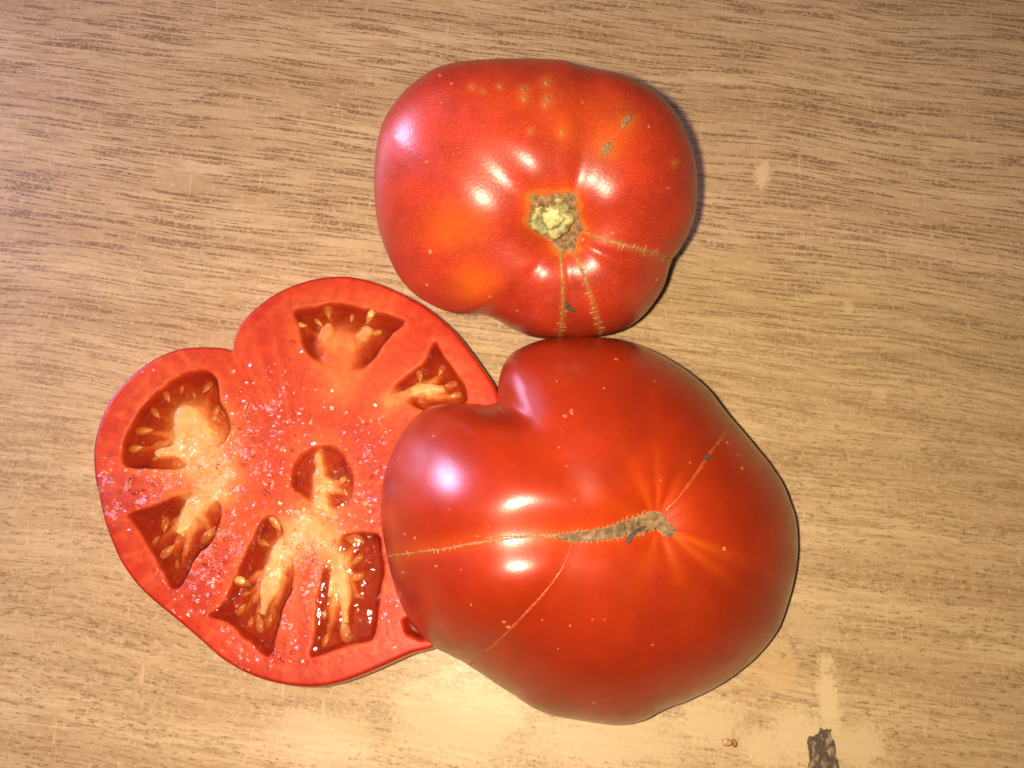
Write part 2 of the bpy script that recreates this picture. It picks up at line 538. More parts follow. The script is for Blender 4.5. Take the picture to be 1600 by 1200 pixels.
    stn = ramp(nt, math_node(nt, 'ADD', sub.outputs['Value'], math_node(nt, 'MULTIPLY', math_node(nt, 'SUBTRACT', iso, 0.5), 0.035)), 0.003, 0.014, 0.22, 0)
    c = mixc(nt, stn, c, (0.52, 0.27, 0.08))
    nt.links.new(c, b.inputs['Base Color'])
    b.inputs['IOR'].default_value = 1.45
    nt.links.new(ramp(nt, iso, 0.3, 0.7, 0.33, 0.45), b.inputs['Roughness'])
    bp = N(nt, 'ShaderNodeBump'); bp.inputs['Strength'].default_value = 0.13; bp.inputs['Distance'].default_value = 0.0003
    nt.links.new(brk, bp.inputs['Height']); nt.links.new(bp.outputs[0], b.inputs['Normal'])
    return m

hx, hy, tk = 0.42, 0.34, 0.024
bev = 0.002
tv, tf = [], []
for z, k in ((-tk, 0), (-bev, 0), (0, bev)):
    tv += [(-hx + k, -hy + k, z), (hx - k, -hy + k, z), (hx - k, hy - k, z), (-hx + k, hy - k, z)]
tf = [(3, 2, 1, 0), (8, 9, 10, 11)]
for r in range(2):
    for k in range(4):
        tf.append((r * 4 + k, r * 4 + (k + 1) % 4, r * 4 + 4 + (k + 1) % 4, r * 4 + 4 + k))
table = mesh_obj('table_top', tv, tf, table_material(), None, False)
table['kind'] = 'structure'

# dark chip where the laminate is broken through, at the lower edge of the picture
chip_poly = np.array([(1262, 1152), (1270, 1150), (1277, 1144), (1281, 1137), (1286, 1140), (1292, 1137), (1296, 1142), (1300, 1151), (1303, 1162), (1306, 1180), (1310, 1198), (1316, 1222), (1310, 1234), (1268, 1234), (1262, 1210), (1264, 1185), (1262, 1165)], float)
cw = smooth_poly(chip_poly, 72)
cc = cw.mean(0)
R = 16
Pp = np.array([cc] + [cc + (cw[k] - cc) * (r / R) for r in range(1, R + 1) for k in range(72)])
fr = np.array([0.0] + [r / R for r in range(1, R + 1) for k in range(72)])
Pp[1:] += (np.stack([fbm(Pp[1:], 6, 3), fbm(Pp[1:], 6, 8)], 1) - 0.5) * 9 * (fr[1:, None] ** 3)
Wp = at(Pp, 0.0)
hn = np.clip(np.abs(fbm(Pp * np.array([1.0, 0.6]), 7, 21, 4) - 0.5) * 2.6, 0, 1)
Wp[:, 2] = 0.00012 + 0.0004 * hn * (1 - fr ** 8)
wv_ = sstep(0.15, 0.55, hn)[:, None]
ccol = np.array([0.085, 0.058, 0.040]) * (1 - wv_) + np.array([0.30, 0.215, 0.135]) * wv_
mesh_obj('surface_chip', Wp, polar_faces(R, 72), attr_mat('chipped_core', 0.8, 0.8, 700), table, True, ccol)

# ------------------------------------------------------------------ outline fit: radii so that the real solid has this silhouette
def radial_target(outline, c, ang):
    o = smooth_poly(outline, 720) - c
    a = np.arctan2(-o[:, 1], o[:, 0]); r = np.linalg.norm(o, axis=1)
    i = np.argsort(a)
    return np.interp(ang, a[i], r[i], period=2 * math.pi)

def fit_rho(build, outline, c, rho, n, iters=8):
    bins = 240
    ang = (np.arange(bins) + 0.5) / bins * 2 * math.pi - math.pi
    tgt = radial_target(outline, c, ang)
    th = np.arange(n) / n * 2 * math.pi
    for it in range(iters):
        V = build(rho)
        p = project(V) - c
        a = np.arctan2(-p[:, 1], p[:, 0]); r = np.linalg.norm(p, axis=1)
        b = np.clip(((a + math.pi) / (2 * math.pi) * bins).astype(int), 0, bins - 1)
        mx = np.zeros(bins); np.maximum.at(mx, b, r)
        q = np.where(mx > 0, tgt / np.maximum(mx, 1), 1.0)
        q = (np.roll(q, 1) + 2 * q + np.roll(q, -1)) / 4
        # each spoke is corrected at the picture angle where it shows furthest out
        m = (len(V) - 1) // n
        rr = r[1:1 + m * n].reshape(m, n); aa = a[1:1 + m * n].reshape(m, n)
        sa = aa[np.argmax(rr, axis=0), np.arange(n)]
        f = np.interp(sa, ang, q, period=2 * math.pi) ** 0.7
        f = (np.roll(f, 1) + 2 * f + np.roll(f, -1)) / 4
        rho = rho * f
    return rho

def smooth_ring(a, k):
    for _ in range(k):
        a = (np.roll(a, 1) + 2 * a + np.roll(a, -1)) / 4
    return a

def ang_gauss(th, deg, w):
    d = (th - math.radians(deg) + math.pi) % (2 * math.pi) - math.pi
    return np.exp(-(d / math.radians(w)) ** 2)

# ------------------------------------------------------------------ whole tomato, stem end towards the lens
OUT_A = [(752, 92), (816, 91), (880, 94), (912, 104), (960, 112), (992, 124), (1032, 150), (1060, 182), (1080, 226), (1089, 270), (1089, 318), (1080, 358), (1060, 394), (1049, 410), (1036, 450), (1008, 490), (976, 514), (940, 525), (880, 531), (832, 526), (800, 514), (776, 500), (752, 493), (720, 492), (688, 484), (652, 464), (624, 434), (602, 390), (590, 350), (584, 294), (586, 246), (594, 202), (612, 166), (640, 134), (676, 108), (712, 97)]
CA = np.array([862.0, 335.0])
NA = 360
axisA = -ray(CA) + math.tan(math.radians(13.5)) * (0.46 * AX_R - 0.90 * AX_U)      # the stem end leans a little to the lower right
axisA = axisA / np.linalg.norm(axisA)
uA = np.cross(np.array([0, 1.0, 0]), axisA); uA /= np.linalg.norm(uA)
vA = np.cross(axisA, uA)
thA = np.arange(NA) / NA * 2 * math.pi
HA_UP, HA_DN = 0.029, 0.028
cenA = at(CA, 0.034)
ribs = (ang_gauss(thA, 163, 19) * 1.0 + ang_gauss(thA, 116, 17) * 1.0 + ang_gauss(thA, 40, 18) * 1.0 + ang_gauss(thA, -45, 22) * 0.9
        + ang_gauss(thA, -105, 22) * 0.4)
grv = (ang_gauss(thA, 79, 9) * 1.0 + ang_gauss(thA, -22, 8) * 1.2 + ang_gauss(thA, 234, 10) * 1.0 + ang_gauss(thA, 138, 11) * 0.7
       + ang_gauss(thA, -78, 7) * 0.6)
cwA = 0.21 + 0.03 * ang_gauss(thA, 110, 60)    # the hollow round the stem is wider on the far side
def build_A(rho):
    rs = np.concatenate([np.linspace(0.012, 0.9, 84), 1 - 0.1 * np.cos(np.linspace(0, math.pi / 2, 26)[1:])])
    V = [cenA + axisA * (HA_UP * 1.0 - 0.0105)]
    rsm = smooth_ring(rho, 900)
    ux = np.cos(thA)[:, None] * uA + np.sin(thA)[:, None] * vA
    for r in rs:
        k = sstep(0.15, 0.85, r)
        rr = r * (rsm * (1 - k) + rho * k)
        h = HA_UP * (1 - r ** 2.5) ** 0.52 - 0.0062 * np.exp(-(r / cwA) ** 2) - 0.0022 * math.exp(-(r / 0.12) ** 2)
        w = math.exp(-((r - 0.50) / 0.26) ** 2)
        hh = h + w * (0.0015 * ribs - 0.0010 * grv) - 0.0010 * grv * math.exp(-((r - 0.80) / 0.16) ** 2)
        V.extend(cenA + ux * rr[:, None] + axisA * hh[:, None])
    for r in np.concatenate([1 - 0.1 * (1 - np.cos(np.linspace(0, math.pi / 2, 14)[1:])), np.linspace(0.88, 0.02, 30)]):
        k = sstep(0.2, 0.9, r)
        rr = r * (rsm * (1 - k) + rho * k)
        h = -HA_DN * (1 - r ** 2.6) ** 0.55
        V.extend(cenA + ux * rr[:, None] + axisA * np.full(NA, h)[:, None])
    V.append(cenA - axisA * HA_DN)
    V = np.array(V)
    return V
rhoA = radial_target(OUT_A, CA, (thA + math.pi) % (2 * math.pi) - math.pi) * 0.00017
for _ in range(3):                                   # settle the tomato on the table, then fit again
    rhoA = fit_rho(build_A, OUT_A, CA, rhoA, NA, 5)
    VA = build_A(rhoA)
    cenA = cenA - ray(CA) * (VA[:, 2].min() - 0.0001) / ray(CA)[2]
rhoA = fit_rho(build_A, OUT_A, CA, rhoA, NA, 5)
VA = build_A(rhoA)
nrA = (len(VA) - 2) // NA
FA = polar_faces(nrA, NA)
last = len(VA) - 1
FA += [(last, 1 + (nrA - 1) * NA + (k + 1) % NA, 1 + (nrA - 1) * NA + k) for k in range(NA)]
VA[:, 2] -= VA[:, 2].min() - 0.0001

SCAR_A = [(827, 304), (842, 303), (857, 302), (880, 300), (900, 302), (903, 314), (904, 327), (908, 345), (914, 357), (906, 366), (904, 376), (902, 390), (896, 398), (886, 395), (877, 399), (868, 388), (859, 379), (841, 363), (830, 352), (823, 343), (826, 332), (828, 321)]
pA = project(VA)
RED_A = np.array([0.37, 0.026, 0.009])
colA = np.tile(RED_A, (len(VA), 1))
def blend(col, w, c):
    return col * (1 - w[:, None]) + np.array(c) * w[:, None]
nA = fbm(pA, 60, 2)
colA = blend(colA, sstep(0.45, 0.75, nA) * 0.35, (0.46, 0.034, 0.006))
for (x, y, rx, ry, s) in [(708, 350, 62, 46, 0.50), (742, 446, 46, 42, 0.55), (905, 190, 85, 70, 0.15), (955, 215, 50, 56, 0.25), (820, 155, 80, 50, 0.10), (880, 210, 18, 26, 0.3)]:
    d = np.linalg.norm((pA - (x, y)) / (rx, ry), axis=1) + (nA - 0.5) * 0.5
    colA = blend(colA, sstep(1.35, 0.0, d) * s * 1.15, (0.60, 0.105, 0.003))
sdA = poly_sd(pA, SCAR_A) + (nA - 0.5) * 6 + (fbm(pA, 14, 55) - 0.5) * 12
colA = blend(colA, sstep(-30, -4, sdA) * 0.35, (0.62, 0.08, 0.005))
colA = blend(colA, sstep(-9, -2, sdA) * 0.55, (0.52, 0.16, 0.015))
CR_A = [[(877, 398), (878, 420), (880, 450), (880, 480), (879, 500), (876, 518), (875, 529)],
        [(897, 396), (908, 420), (917, 445), (927, 475), (935, 505), (940, 524)],
        [(910, 362), (935, 372), (965, 381), (1000, 390), (1025, 397), (1048, 405)]]
for L in CR_A:
    colA = blend(colA, np.exp(-(poly_line_dist(pA, L) / 5.5) ** 2) * 0.6 * (0.4 + nA), (0.46, 0.12, 0.02))
SPOTS_A = [(818, 140, 5, 1.2), (819, 154, 5, 1), (854, 129, 6, 1), (856, 154, 5, 1.2), (852, 163, 5, 1), (878, 208, 4, 2.0), (829, 205, 4, 1), (1055, 254, 4, 1), (737, 136, 4, 1), (781, 135, 3.5, 1.2), (755, 143, 3, 1)]
for (x, y, r, e) in SPOTS_A + [(979, 189, 9, 1.3), (948, 232, 10, 1.3)]:
    colA = blend(colA, np.exp(-(np.linalg.norm(pA - (x, y), axis=1) / (r * 1.7)) ** 2) * 0.6, (0.52, 0.13, 0.02))
tomA = empty('whole_tomato', tuple(at(CA, 0.0)), 'whole red tomato with pale green stem stub, lying behind the two cut pieces', 'tomato')
mesh_obj('skin', VA, FA, M_SKIN_A, tomA, True, colA)
bvA = make_bvh(VA, FA)
SCAR_R = smooth_poly(SCAR_A, 66); SCAR_R = SCAR_R + rng.normal(0, 1.1, SCAR_R.shape)
drape_patch('stem_scar', SCAR_R, bvA, M_CORK, tomA, 1.5, 0.0008, 0.0006, 0.0003, 7, seed=4)

# pale stub of the stem, broken off flat
def stem_stub():
    c, nrm = hit(bvA, (860, 334))
    nrm = axisA * 0.7 + nrm * 0.3
    nrm /= np.linalg.norm(nrm)
    c = c + nrm * 0.0011
    n = 60
    ang = np.arange(n) / n * 2 * math.pi
    lob = 1 + 0.07 * np.cos(5 * ang + 0.6) + 0.05 * np.cos(3 * ang + 2) + 0.04 * np.cos(9 * ang)
    prof = [(0.10, 3.0), (0.2, 3.05), (0.30, 2.95), (0.40, 2.8), (0.46, 2.2), (0.52, 1.75), (0.6, 1.8), (0.70, 2.1), (0.80, 2.2), (0.90, 1.9), (0.98, 1.3), (1.0, 0.4), (0.98, -1.2)]
    V = [c + nrm * 0.0030]; C = [(0.46, 0.43, 0.17)]
    for r, h in prof:
        P2 = np.stack([np.cos(ang), np.sin(ang)], 1) * r * 30
        nz = fbm(P2 + 50, 7, 31)
        l = lob if r > 0.5 else (1 + 0.13 * np.cos(4 * ang + 1) + 0.1 * np.cos(7 * ang))
        rad = r * 0.0056 * l
        hh = (h * 0.8 + (nz - 0.5) * 0.9) * 0.001
        V.extend(c + rad[:, None] * (np.cos(ang)[:, None] * uA + np.sin(ang)[:, None] * vA) + nrm * hh[:, None])
        for k in range(n):
            g = nz[k]
            if r < 0.45:
                C.append((0.48, 0.45, 0.18))
            else:
                w = sstep(0.35, 0.65, g)
                C.append(tuple(np.array((0.17, 0.155, 0.05)) * (1 - w) + np.array((0.38, 0.32, 0.12)) * w))
    mesh_obj('stem_stub', V, polar_faces(len(prof), n), M_STUB, tomA, True, np.array(C))
stem_stub()

crack('growth_crack', CR_A[0], [3.6, 3.4, 2.8, 3.2, 3.0, 2.6], bvA, M_CRACK_PALE, tomA, 10, 10, seed=1, tick_from=0.45)
crack('growth_crack', CR_A[1], [2.2, 2.8, 3.0, 3.0, 2.6], bvA, M_CRACK_PALE, tomA, 10, 10, seed=2, tick_from=0.2)
crack('growth_crack', CR_A[2], [2.4, 3.0, 3.2, 3.0, 2.4], bvA, M_CRACK_PALE, tomA, 9.5, 11, seed=3, tick_from=0.2)
for (x, y, rx, ry, a) in [(979, 189, 6, 13, -35), (948, 232, 8, 13, -40)]:
    ca, sa = math.cos(math.radians(-a)), math.sin(math.radians(-a))
    poly = [(x + math.cos(t) * rx * ca - math.sin(t) * ry * sa, y + math.cos(t) * rx * sa + math.sin(t) * ry * ca) for t in np.arange(12) / 12 * 2 * math.pi]
    drape_patch('corky_blemish', poly, bvA, M_SPOT, tomA, 2, 0.0003, 0.0003, 0.0001, 4, seed=int(x))
crack('fine_scar', [(955, 222), (964, 210), (974, 198)], [1.2, 1.0, 1.2], bvA, M_CRACK_PALE, tomA, 0, seed=9)
def spot(parent, bvh, x, y, r, mat, e=1.0, seed=0, name='pale_spot'):
    rr = np.random.default_rng(seed + int(x * 7 + y))
    t = np.arange(9) / 9 * 2 * math.pi
    q = r * (0.75 + 0.5 * rr.random(9))
    drape_patch(name, np.stack([x + np.cos(t) * q, y + np.sin(t) * q * e], 1), bvh, mat, parent, 1.8, 0.00025, 0.00015, 0.0001, 3, seed=seed)
for (x, y, r, e) in SPOTS_A:
    spot(tomA, bvA, x, y, r * 0.72, M_SPOT, e, 3, 'corky_spot')
for (x, y, r, e) in [(808, 486, 3.5, 0.8), (667, 253, 5, 0.7), (706, 130, 3, 1), (690, 160, 2.5, 1), (1014, 197, 3, 1.4), (811, 287, 3, 1.2), (1046, 294, 4, 0.5), (688, 118, 3, .7)]:
    spot(tomA, bvA, x, y, r, M_SPOT_PALE, e, 5)
drape_patch('dark_scab', [(882, 468), (888, 474), (894, 480), (901, 485), (899, 488), (892, 487), (886, 484), (882, 478)], bvA, M_DARK, tomA, 1.5, 0.0004, 0.0002, 0.0001, 4)

# ------------------------------------------------------------------ thick cut piece, cut face up
OUT_S = [(530, 431), (484, 437), (436, 455), (399, 481), (376, 505), (365, 530), (362, 547), (345, 543), (306, 542), (272, 547), (235, 564), (198, 593), (172, 624), (155, 661), (146, 703), (148, 746), (153, 768), (162, 811), (178, 855), (190, 880), (212, 911), (238, 937), (277, 969), (312, 999), (349, 1031), (393, 1055), (437, 1068), (483, 1073), (524, 1068), (568, 1053), (612, 1034), (641, 1021), (679, 1010), (722, 985), (752, 930), (768, 850), (782, 760), (786, 690), (783, 640), (775, 607), (757, 579), (734, 547), (706, 513), (669, 482), (641, 465), (598, 445), (559, 434)]
ZT = 0.017
CS = np.array([468.0, 760.0])
NS = 720
angS = np.arange(NS) / NS * 2 * math.pi
o_ = smooth_poly(OUT_S, 1400) - CS
a_ = np.arctan2(-o_[:, 1], o_[:, 0]); r_ = np.linalg.norm(o_, axis=1); i_ = np.argsort(a_)
radS = np.interp((angS + math.pi) % (2 * math.pi) - math.pi, a_[i_], r_[i_], period=2 * math.pi)

LOC = [
 [(320, 579), (300, 580), (272, 590), (243, 613), (221, 635), (204, 664), (192, 692), (191, 720), (204, 731), (243, 733), (283, 732), (318, 722), (348, 693), (358, 669), (354, 647), (342, 624), (340, 601), (331, 584)],
 [(458, 485), (493, 478), (522, 472), (553, 477), (581, 485), (610, 492), (632, 502), (615, 519), (598, 539), (587, 556), (567, 574), (540, 580), (513, 574), (493, 562), (475, 545), (469, 519), (465, 502)],
 [(679, 533), (666, 562), (646, 579), (624, 596), (610, 615), (604, 623), (635, 626), (655, 638), (683, 640), (726, 628), (730, 618), (726, 601), (709, 579), (692, 553)],
 [(454, 740), (465, 712), (482, 700), (499, 696), (527, 700), (547, 732), (553, 758), (547, 784), (528, 793), (505, 800), (485, 785), (472, 774), (457, 763)],
 [(199, 803), (238, 790), (271, 777), (297, 770), (322, 774), (344, 788), (342, 816), (329, 848), (312, 863), (299, 883), (284, 913), (271, 921), (262, 911), (251, 887), (236, 861), (221, 835), (210, 816)],
 [(326, 963), (343, 950), (361, 918), (375, 880), (390, 851), (410, 813), (425, 808), (440, 822), (456, 855), (458, 897), (454, 927), (442, 953), (431, 994), (423, 1021), (413, 1024), (396, 1007), (378, 994), (355, 973)],
 [(533, 839), (553, 833), (591, 836), (597, 862), (600, 892), (594, 930), (590, 967), (582, 999), (547, 1008), (518, 1018), (489, 1027), (486, 1017), (492, 982), (495, 941), (502, 903), (510, 880), (522, 858)],
 [(628, 972), (640, 966), (668, 985), (690, 990), (680, 1000), (655, 1000), (636, 992)],
]
# seeds: x, y, pointing angle (deg, picture, 0 right / 90 up), size, locule
SEEDS = [(261, 619, 125, 1.0), (284, 609, 105, 0.8), (303, 616, 90, 0.7), (324, 605, 75, 1.0), (338, 643, 70, 1.1), (333, 655, 60, 0.8), (243, 645, 140, 0.9), (225, 673, 165, 1.15), (212, 701, 178, 0.9), (244, 716, 200, 0.8),
         (513, 485, 100, 1.1), (579, 494, 50, 1.0), (472, 508, 160, 0.7), (498, 504, 120, 0.9), (550, 497, 80, 0.7), (590, 520, 20, 0.8),
         (656, 587, 110, 0.9), (705, 601, 10, 1.1), (690, 578, 60, 0.9), (712, 618, -5, 0.9), (660, 628, 185, 0.9),
         (534, 752, 60, 1.0), (540, 770, -50, 0.7),
         (258, 819, 70, 1.25), (262, 862, 240, 1.2), (325, 836, 250, 1.25), (243, 845, 215, 0.8), (277, 882, 260, 0.7), (318, 800, 60, 0.8),
         (430, 816, 150, 1.15), (411, 848, 160, 1.15), (378, 909, 175, 1.0), (383, 928, 200, 0.8), (377, 953, 215, 0.9), (406, 975, 265, 1.1), (421, 970, 275, 0.8), (392, 972, 240, .8),
         (553, 843, 15, 1.2), (559, 902, 0, 0.9), (540, 986, 280, 1.35), (509, 1000, 255, 1.0), (560, 874, 40, 0.9), (556, 930, -30, 0.8), (507, 960, 260, 0.7)]
SEED_LOC = [0] * 10 + [1] * 6 + [2] * 5 + [3] * 2 + [4] * 6 + [5] * 8 + [6] * 7
HUB = [(300, 680), (535, 545), (655, 612), (502, 755), (305, 795), (440, 880), (530, 890)]
# placenta strokes: x0 y0 w0  x1 y1 w1
STR = [(332, 745, 34, 302, 690, 52), (302, 690, 52, 294, 655, 36), (300, 700, 26, 246, 708, 10),
       (530, 600, 26, 530, 540, 42), (505, 525, 14, 512, 510, 12), (565, 525, 14, 575, 515, 12),
       (608, 628, 12, 655, 606, 14), (655, 606, 14, 690, 606, 8),
       (497, 712, 9, 500, 765, 14), (500, 765, 14, 503, 840, 26),
       (335, 765, 24, 300, 790, 22), (300, 790, 22, 282, 830, 10),
       (480, 825, 30, 440, 862, 26), (440, 862, 26, 420, 915, 20), (420, 915, 20, 408, 955, 7),
       (503, 835, 28, 525, 870, 18), (525, 870, 18, 535, 920, 16), (535, 920, 16, 540, 970, 6), (530, 880, 14, 512, 930, 5)]
PEACH = [0.95, 0.95, 0.95, 0.35, 0.6, 0.6, 0.5, 0.7, 0.8, 0.85, 0.9, 0.9, 0.9, 0.8, 0.7, 0.75, 0.75, 0.75, 0.6]

def flesh_fields(p):
    wob = np.stack([fbm(p, 14, 3), fbm(p, 14, 9)], -1) - 0.5
    pw = p + wob * 7
    sd = np.full(p.shape[0], -1e9); lk = np.ones(p.shape[0])
    for L, f in zip(LOC, (1, .9, 1, .35, 1, 1, 1, .8)):
        q = poly_sd(p + wob * 4, smooth_poly(L, len(L) * 3))
        lk = np.where(q > sd, f, lk)
        sd = np.maximum(sd, q)
    pl = np.zeros(p.shape[0]); peach = np.zeros(p.shape[0]); halo = np.zeros(p.shape[0])
    for (x0, y0, w0, x1, y1, w1), k in zip(STR, PEACH):
        d, t = seg_dist(pw, (x0, y0), (x1, y1))
        w = w0 + (w1 - w0) * t
        e = sstep(w * 1.45, w * 0.4, d)
        pl = np.maximum(pl, e)
        peach = np.maximum(peach, sstep(w * 2.0, w * 0.1, d) * k)
        stk = vnoise(np.stack([d, t * math.hypot(x1 - x0, y1 - y0) * 0.12 + x0], -1), 3.2, 71)
        peach = np.where(e > 0.02, peach * (0.80 + 0.2 * stk), peach)
        halo = np.maximum(halo, np.exp(-(d / (w + 45)) ** 2) * (0.4 + 0.6 * k))
    for (x, y, a, s), l in zip(SEEDS, SEED_LOC):
        hub = np.array(HUB[l], float)
        q = np.array([x, y], float)
        q0 = q + (hub - q) * 0.75
        d, t = seg_dist(pw, q0, q)
        w = 14 + (4.6 - 14) * t
        pl = np.maximum(pl, sstep(w * 1.5, w * 0.2, d) * (0.85 - 0.60 * t))
        peach = np.maximum(peach, sstep(w * 1.6, w * 0.3, d) * (0.85 - 0.55 * t) * (0.5 if l == 1 else 1.0))
    return sd, pl, peach, halo, lk

NR = 170
fracs = np.concatenate([np.linspace(0.006, 0.975, NR - 4), [0.983, 0.990, 0.996, 1.0]])
ring = np.stack([np.cos(angS) * radS, -np.sin(angS) * radS], 1)
PS = np.concatenate([[CS], *[CS + ring * f for f in fracs]])
frS = np.concatenate([[0.0], *[np.full(NS, f) for f in fracs]])
sd, pl, peach, halo, lk = flesh_fields(PS)
WS = at(PS, ZT)
inl = sstep(-3.0, 9.0, sd)
gran = fbm(PS, 5, 40, 2) - 0.5
dep = 0.0038 * inl * (0.4 + 0.6 * lk) * (1 - 0.95 * pl) * (0.85 + 0.3 * fbm(PS, 40, 12))
lump = (fbm(PS, 18, 44) - 0.5) * 0.0006 * peach
dip = -0.0012 * np.exp(-(np.linalg.norm(PS - np.array([480, 650]), axis=1) / 110) ** 2)
edge = 0.0005 * sstep(0.985, 1.0, frS)
WS[:, 2] += -dep + gran * 0.00018 * (1 - sstep(0.9, 1, frS)) + lump + dip - edge
# pigment
dedge = (1 - frS) * np.linalg.norm(np.concatenate([[ring[0]], np.tile(ring, (len(fracs), 1))]), axis=1)
cS = np.tile(np.array([0.45, 0.026, 0.007]), (len(PS), 1))
n1 = fbm(PS, 40, 61); n2 = fbm(PS, 12, 65)
cS = blend(cS, sstep(0.4, 0.7, n1) * 0.35, (0.53, 0.048, 0.012))
thp = np.arctan2(PS[:, 1] - CS[1], PS[:, 0] - CS[0])
fib = vnoise(np.stack([np.cos(thp) * 70, np.sin(thp) * 70], 1) + frS[:, None] * 2.2, 2.6, 23)
cS = blend(cS, sstep(0.55, 0.95, fib) * sstep(0.1, 0.3, frS) * 0.35, (0.60, 0.11, 0.035))        # pale fibres running out to the wall
cS = blend(cS, sstep(0.45, 0.05, fib) * 0.30, (0.34, 0.014, 0.006))
cS = blend(cS, sstep(0.50, 0.75, fbm(PS, 95, 19)) * 0.40, (0.36, 0.018, 0.008))
cS = blend(cS, np.exp(-((dedge - 24) / 9) ** 2) * sstep(0.35, 0.6, n2) * 0.15, (0.70, 0.16, 0.05))        # paler vascular ring in the wall
cS = blend(cS, np.clip(halo * 0.85 * (0.6 + 0.8 * n2), 0, 1), (0.66, 0.13, 0.030))
cS = blend(cS, np.exp(-((sd + 5) / 4) ** 2) * (1 - peach) * 0.22 * sstep(0.35, 0.65, n2), (0.62, 0.15, 0.05))                      # pale lining of each chamber
cS = blend(cS, sstep(5, 1.5, dedge) * 0.85, (0.30, 0.012, 0.004))
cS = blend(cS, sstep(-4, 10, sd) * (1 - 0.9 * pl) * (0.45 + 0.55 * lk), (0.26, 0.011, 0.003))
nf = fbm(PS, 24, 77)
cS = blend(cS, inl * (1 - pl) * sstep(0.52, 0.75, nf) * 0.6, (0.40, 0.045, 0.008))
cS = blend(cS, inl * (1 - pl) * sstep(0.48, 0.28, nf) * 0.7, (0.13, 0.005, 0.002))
dsd = np.min([np.linalg.norm(PS - (x, y), axis=1) for (x, y, a, s) in SEEDS], axis=0)
cS = blend(cS, inl * np.exp(-(dsd / 13) ** 2) * 0.55, (0.55, 0.15, 0.02))
pk = np.clip(peach * (0.85 + 0.4 * n2), 0, 1)
cS = blend(cS, sstep(0.0, 0.6, pk) * 0.75, (0.66, 0.20, 0.05))
cS = blend(cS, sstep(0.3, 1.0, pk) * 0.85, (0.74, 0.38, 0.14))
cS = blend(cS, sstep(0.55, 0.8, n2) * sstep(0.5, 0.9, pk) * 0.25, (0.76, 0.50, 0.20))
# wetness
ZONES = [(175, 775, 50, 1.0), (250, 770, 60, 0.8), (340, 860, 55, 1.0), (390, 700, 70, 0.8), (330, 740, 70, 0.9), (470, 650, 55, 0.35), (430, 640, 60, .5), (580, 700, 50, 0.7), (560, 790, 60, 0.5), (490, 860, 70, 0.9), (420, 950, 60, 0.8), (360, 1010, 40, 0.7), (300, 900, 50, 0.8), (600, 950, 30, 0.5), (440, 1020, 40, 0.5), (510, 770, 40, .6)]
wet = np.zeros(len(PS))
for (x, y, r, s) in ZONES:
    wet = np.maximum(wet, s * np.exp(-(np.linalg.norm(PS - (x, y), axis=1) / r) ** 2))
slice_ = empty('cut_tomato', tuple(at(np.array([460., 760.]), 0.0)), 'cut tomato piece lying cut face up, wet red flesh with seed chambers and yellow seeds', 'tomato')
FS = polar_faces(len(fracs), NS)
mesh_obj('flesh', WS, FS, M_FLESH, slice_, True, cS, wet)
bvS = make_bvh(WS, FS)

# skin round the piece: cut rim, bulge, tuck-in and underside
rimW = WS[-NS:].copy()
cenW = at(CS, ZT); cenW[2] = 0
prof = [(1.0, None), (1.004, ZT - 0.0014), (1.008, ZT - 0.003), (1.012, ZT - 0.0055), (1.008, ZT - 0.0085), (0.99, ZT - 0.0115), (0.955, ZT - 0.0140), (0.91, 0.0016), (0.86, 0.0006), (0.80, 0.0002), (0.4, 0.0002)]
V = []
smr = np.linalg.norm((rimW - cenW)[:, :2], axis=1)
smo = smooth_ring(smr, 60)
for f, z in prof:
    k = 0.0 if z is None else sstep(ZT, 0.0, z)
    q = rimW.copy()
    sc = (smr * (1 - k) + smo * k) / smr * f
    q[:, :2] = cenW[:2] + (rimW - cenW)[:, :2] * sc[:, None]
    if z is not None:
        q[:, 2] = z
    V.append(q)
V = np.concatenate(V)
F = []
for r in range(len(prof) - 1):
    for k in range(NS):
        a = r * NS + k; b = r * NS + (k + 1) % NS
        F.append((a, a + NS, b + NS, b))
F.append(tuple((len(prof) - 1) * NS + k for k in range(NS)))
mesh_obj('skin', V, F, M_SKIN_B, slice_, True, np.tile(np.array([0.62, 0.040, 0.012]), (len(V), 1)))

# gel filling each chamber to just under the cut face
for li, L in enumerate(LOC[:7]):
    Lp = smooth_poly(L, len(L) * 4)
    c = np.array(HUB[li], float) if poly_sd(np.array([HUB[li]], float), Lp)[0] > 3 else Lp.mean(0)
    n = len(Lp); R = 30
    P = np.array([c] + [c + (Lp[k] - c) * (r / R) * 1.01 for r in range(1, R + 1) for k in range(n)])
    W = at(P, ZT)
    s = poly_sd(P, Lp)
    W[:, 2] += -0.0006 + 0.0002 * sstep(12, 0, s) + (fbm(P, 22, 80 + li) - 0.5) * 0.0012
    gsd, gpl, gpe, gha, glk = flesh_fields(P)
    flo = ZT - 0.0038 * sstep(-3.0, 9.0, gsd) * (0.4 + 0.6 * glk) * (1 - 0.95 * gpl) * (0.85 + 0.3 * fbm(P, 40, 12))
    mesh_obj('gel', W, polar_faces(R, n), M_GEL, slice_, True, None, np.clip((W[:, 2] - flo) / 0.0030, 0, 1))

